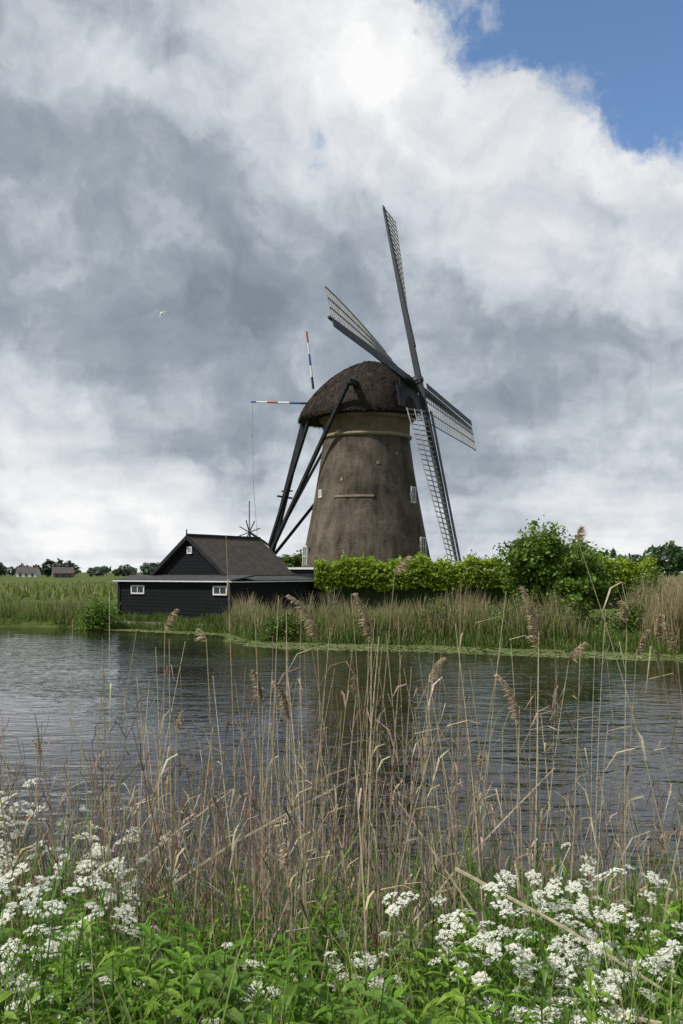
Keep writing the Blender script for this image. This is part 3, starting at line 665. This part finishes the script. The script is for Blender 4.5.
blades('young_reed_leaves',np.stack([x,y,ground_z(x,y)-.02],1),rng.uniform(.7,1.35,n),.35,.028,jitter((.09,.18,.03),n),M_fgleaf,None,mixcols([(.14,.28,.05),(.2,.35,.06)],n),5,.06)

# cow parsley
fl=MB(); fs=MB()
def umbel(c,nrm,Rr):
    nrm=Vector(nrm).normalized(); a=nrm.cross(Vector((1,0,0))).normalized(); b=nrm.cross(a); nr=random.randint(9,14)
    for i in range(nr):
        rr=Rr*math.sqrt((i+.5)/nr)*U(.85,1.12); an=i*2.4+U(-.2,.2)
        tip=c+a*(rr*math.cos(an))+b*(rr*math.sin(an))+nrm*(Rr*.62-rr*rr/Rr*.38+U(-.004,.004))
        fs.ribbon([c,tip],[.0012,.0008],(a+b*.3).normalized(),(.16,.25,.06))
        ur=Rr*U(.19,.28)
        for j in range(14):
            an2=j*2.4; r2=ur*math.sqrt((j+.4)/14); p=tip+a*(r2*math.cos(an2))+b*(r2*math.sin(an2))+nrm*(U(-.002,.004)-r2*r2/ur*.35)
            s=U(.003,.0046); t1=(a+nrm*U(-.6,.6)+b*U(-.5,.5)).normalized(); t2=(b+nrm*U(-.6,.6)).normalized(); w=U(.8,.92); col=(w,w,w*.9)
            fl.quad(p-t1*s,p-t2*s,p+t1*s,p+t2*s,col)
def fern(mb,q,o,l,col):
    s=Vector((-o.y,o.x,0)).normalized()
    for i in range(1,8):
        t=i/8; c=q+o*l*t+Vector((0,0,-.3*l*t*t)); ll=l*.42*(1-t*.75)
        for sg in (-1,1):
            d=(s*sg+o*.5).normalized()
            for m in range(3):
                cc=c+d*ll*(m/3); leafblade(mb,cc,(d+o*U(-.5,.6)+Vector((0,0,U(-.2,.3)))).normalized(),ll*.42,ll*.17,col,.2)
ferns=MB()
def parsley(x,y,h,nu,R0=.038):
    z0=gz(x,y); ln=Vector((U(-.15,.15),U(-.12,.12),0)); n=6; pts=[Vector((x,y,z0))+ln*(t/n)**1.4*h+Vector((0,0,h*.72*t/n)) for t in range(n+1)]
    gc=random.choice([(.16,.27,.06),(.13,.22,.05),(.2,.27,.08)])
    fs.tube(pts,[.0048*(1-.5*i/n) for i in range(n+1)],gc,4,None,False)
    for k in range(nu):
        i=random.randint(3,n); q=pts[i]; az=U(0,6.283); rad=U(.03,.16)*(1+.2*nu/6); top=z0+h*U(.8,1.06)
        c=Vector((pts[n].x+math.cos(az)*rad,pts[n].y+math.sin(az)*rad,top-rad*.5)); m=(q+c)/2+Vector((math.cos(az)*.015,math.sin(az)*.015,-.01))
        fs.tube([q,m,c],[.0024,.0018,.0013],gc,3,None,False)
        umbel(c,(math.cos(az)*.4+U(-.2,.2),math.sin(az)*.4+U(-.4,.0),1),R0*U(.6,1.25))
    for k in range(3):
        az=U(0,6.283); fern(ferns,pts[random.randint(1,4)],Vector((math.cos(az),math.sin(az),.4)).normalized(),U(.12,.22),random.choice(HG))
spots=[]
for _ in range(34): y=U(3.5,5.6); spots.append((U(-.40,-.18)*y,y,U(.6,1.12)))
for _ in range(16): y=U(3.4,3.9); spots.append((U(-.36,-.1)*y,y,U(.4,.66)))
for _ in range(16): y=U(3.7,4.8); spots.append((U(-.18,.08)*y,y,U(.5,.8)))
for _ in range(26): y=U(3.7,5.4); spots.append((U(.09,.27)*y,y,U(.6,1.12)))
for _ in range(8): y=U(4.8,5.6); spots.append((U(-.38,-.22)*y,y,U(1.15,1.4)))
for _ in range(18): y=U(3.4,4.8); spots.append((U(.14,.4)*y,y,U(.42,.8)))
for _ in range(40): spots.append((random.choice((-1,1))*U(2.3,6),U(3,7),U(.8,1.2)))
for (x,y,h) in spots: parsley(x,y,h,random.randint(4,8))
root=empty('cow_parsley'); fl.obj('blossoms',M_white,root); fs.obj('stems',M_fgleaf,root); ferns.obj('fern_leaves',M_fgleaf,root)

# ---------------------------------------------------------------- world
az_s=math.radians(245); el_s=math.radians(50)
w=bpy.data.worlds.new('World'); scene.world=w; w.use_nodes=True; nt=w.node_tree; nt.nodes.clear(); N=nt.nodes; L=nt.links
out=N.new('ShaderNodeOutputWorld'); sky=N.new('ShaderNodeTexSky'); sky.sky_type='NISHITA'; sky.sun_disc=False; sky.sun_elevation=el_s; sky.sun_rotation=az_s
sky.ozone_density=5; sky.dust_density=.2
bgs=N.new('ShaderNodeBackground'); bgs.inputs['Strength'].default_value=.15; L.new(sky.outputs[0],bgs.inputs['Color'])
tc=N.new('ShaderNodeTexCoord')
def vm(op,a,b=None,sc=None):
    n=N.new('ShaderNodeVectorMath'); n.operation=op
    for i,s in enumerate((a,b)):
        if s is None: continue
        if isinstance(s,tuple): n.inputs[i].default_value=s
        else: L.new(s,n.inputs[i])
    if sc is not None: n.inputs['Scale'].default_value=sc
    return n
def mth(op,a,b=None,c=None):
    n=N.new('ShaderNodeMath'); n.operation=op
    for i,s in enumerate((a,b,c)):
        if s is None: continue
        if isinstance(s,(int,float)): n.inputs[i].default_value=s
        else: L.new(s,n.inputs[i])
    return n.outputs[0]
def noise(vec,sc,det=5,ro=.55):
    n=N.new('ShaderNodeTexNoise'); n.inputs['Scale'].default_value=sc; n.inputs['Detail'].default_value=det; n.inputs['Roughness'].default_value=ro; L.new(vec,n.inputs['Vector']); return n
D=vm('NORMALIZE',tc.outputs['Generated']).outputs[0]
w1=vm('SCALE',vm('SUBTRACT',noise(D,3.2,3).outputs['Color'],(.5,.5,.5)).outputs[0],sc=.16).outputs[0]
w2=vm('SCALE',vm('SUBTRACT',noise(D,10,6,.6).outputs['Color'],(.5,.5,.5)).outputs[0],sc=.1).outputs[0]
DW=vm('ADD',vm('ADD',D,w1).outputs[0],w2).outputs[0]
def blob(dx,dz,r,amp):
    c=Vector((dx,1,dz)).normalized(); d=vm('DISTANCE',DW,tuple(c)).outputs['Value']
    m=N.new('ShaderNodeMapRange'); m.interpolation_type='SMOOTHSTEP'; m.inputs['From Min'].default_value=0; m.inputs['From Max'].default_value=r; m.inputs['To Min'].default_value=amp; m.inputs['To Max'].default_value=0
    L.new(d,m.inputs['Value']); return m.outputs[0]
sep=N.new('ShaderNodeSeparateXYZ'); L.new(D,sep.inputs[0])
zc=mth('ADD',mth('MAXIMUM',sep.outputs['Z'],0.0),.16)
cmb=N.new('ShaderNodeCombineXYZ'); L.new(mth('DIVIDE',sep.outputs['X'],zc),cmb.inputs[0]); L.new(mth('DIVIDE',sep.outputs['Y'],zc),cmb.inputs[1])
n1=noise(cmb.outputs[0],1.3,8,.54).outputs['Fac']; n2_=noise(DW,7,8,.6).outputs['Fac']
off=vm('ADD',DW,(.012,0,.022)).outputs[0]
n3=noise(DW,5,7,.53).outputs['Fac']; n4=noise(off,5,7,.53).outputs['Fac']
painted_relief=mth('MULTIPLY',mth('SUBTRACT',n3,n4),1.7)  # lit and shaded sides of cloud puffs, painted into the sky colour
tot=mth('ADD',mth('MULTIPLY',mth('SUBTRACT',n1,.5),.85),mth('MULTIPLY',mth('SUBTRACT',n2_,.5),.42)); tot=mth('ADD',mth('ADD',tot,.34),painted_relief)
for b in [(.06,.44,.2,.40),(.28,.42,.2,.46),(.02,.60,.22,.34),(-.22,.53,.24,.24),(-.28,.32,.24,-.08),(-.08,.24,.24,-.12),(.24,.16,.14,-.05),(-.26,.1,.19,.5),(-.05,.04,.18,.3),(.28,.04,.17,.36),(-.32,.44,.1,-.08),(.32,.3,.15,.1)]:
    tot=mth('ADD',tot,blob(*b))
hz=N.new('ShaderNodeMapRange'); hz.interpolation_type='SMOOTHSTEP'; hz.inputs['From Min'].default_value=0; hz.inputs['From Max'].default_value=.12; hz.inputs['To Min'].default_value=.22; hz.inputs['To Max'].default_value=0; L.new(sep.outputs['Z'],hz.inputs['Value'])
tot=mth('ADD',tot,hz.outputs[0])
cr=N.new('ShaderNodeValToRGB'); els=cr.color_ramp.elements; els[0].position=.06; els[0].color=(.215,.255,.31,1); els[1].position=1.0; els[1].color=(.97,.97,.97,1)
e=els.new(.32); e.color=(.34,.39,.45,1); e=els.new(.6); e.color=(.62,.66,.71,1)
L.new(tot,cr.inputs[0])
bgc=N.new('ShaderNodeBackground'); L.new(cr.outputs[0],bgc.inputs['Color']); bgc.inputs['Strength'].default_value=1
blue=mth('ADD',mth('ADD',mth('ADD',blob(.32,.63,.24,1.0),blob(.36,.52,.1,.5)),blob(.12,.61,.12,.45)),mth('MULTIPLY',mth('SUBTRACT',n2_,.5),1.9))
mk=N.new('ShaderNodeMapRange'); mk.interpolation_type='SMOOTHSTEP'; mk.inputs['From Min'].default_value=.32; mk.inputs['From Max'].default_value=.62; mk.inputs['To Min'].default_value=1; mk.inputs['To Max'].default_value=0; L.new(blue,mk.inputs['Value'])
ms=N.new('ShaderNodeMixShader'); L.new(mk.outputs[0],ms.inputs[0]); L.new(bgs.outputs[0],ms.inputs[1]); L.new(bgc.outputs[0],ms.inputs[2]); L.new(ms.outputs[0],out.inputs['Surface'])
sd=bpy.data.lights.new('sun','SUN'); sd.energy=4.0; sd.angle=math.radians(1.5); sd.color=(1,.95,.87); so=bpy.data.objects.new('sun',sd); scene.collection.objects.link(so)
sdir=Vector((math.sin(az_s)*math.cos(el_s),math.cos(az_s)*math.cos(el_s),math.sin(el_s)))
so.rotation_euler=sdir.to_track_quat('Z','Y').to_euler(); so.location=(0,0,60)
cd=bpy.data.cameras.new('camera'); cam=bpy.data.objects.new('camera',cd); scene.collection.objects.link(cam)
cam.location=(0,0,3.2); cam.rotation_euler=(math.radians(90),0,0); cd.sensor_width=36; cd.lens=35; cd.shift_y=60/1024; cd.clip_end=8000; cd.clip_start=.05
scene.camera=cam
scene.view_settings.view_transform='Standard'; scene.view_settings.look='None'; scene.view_settings.exposure=0
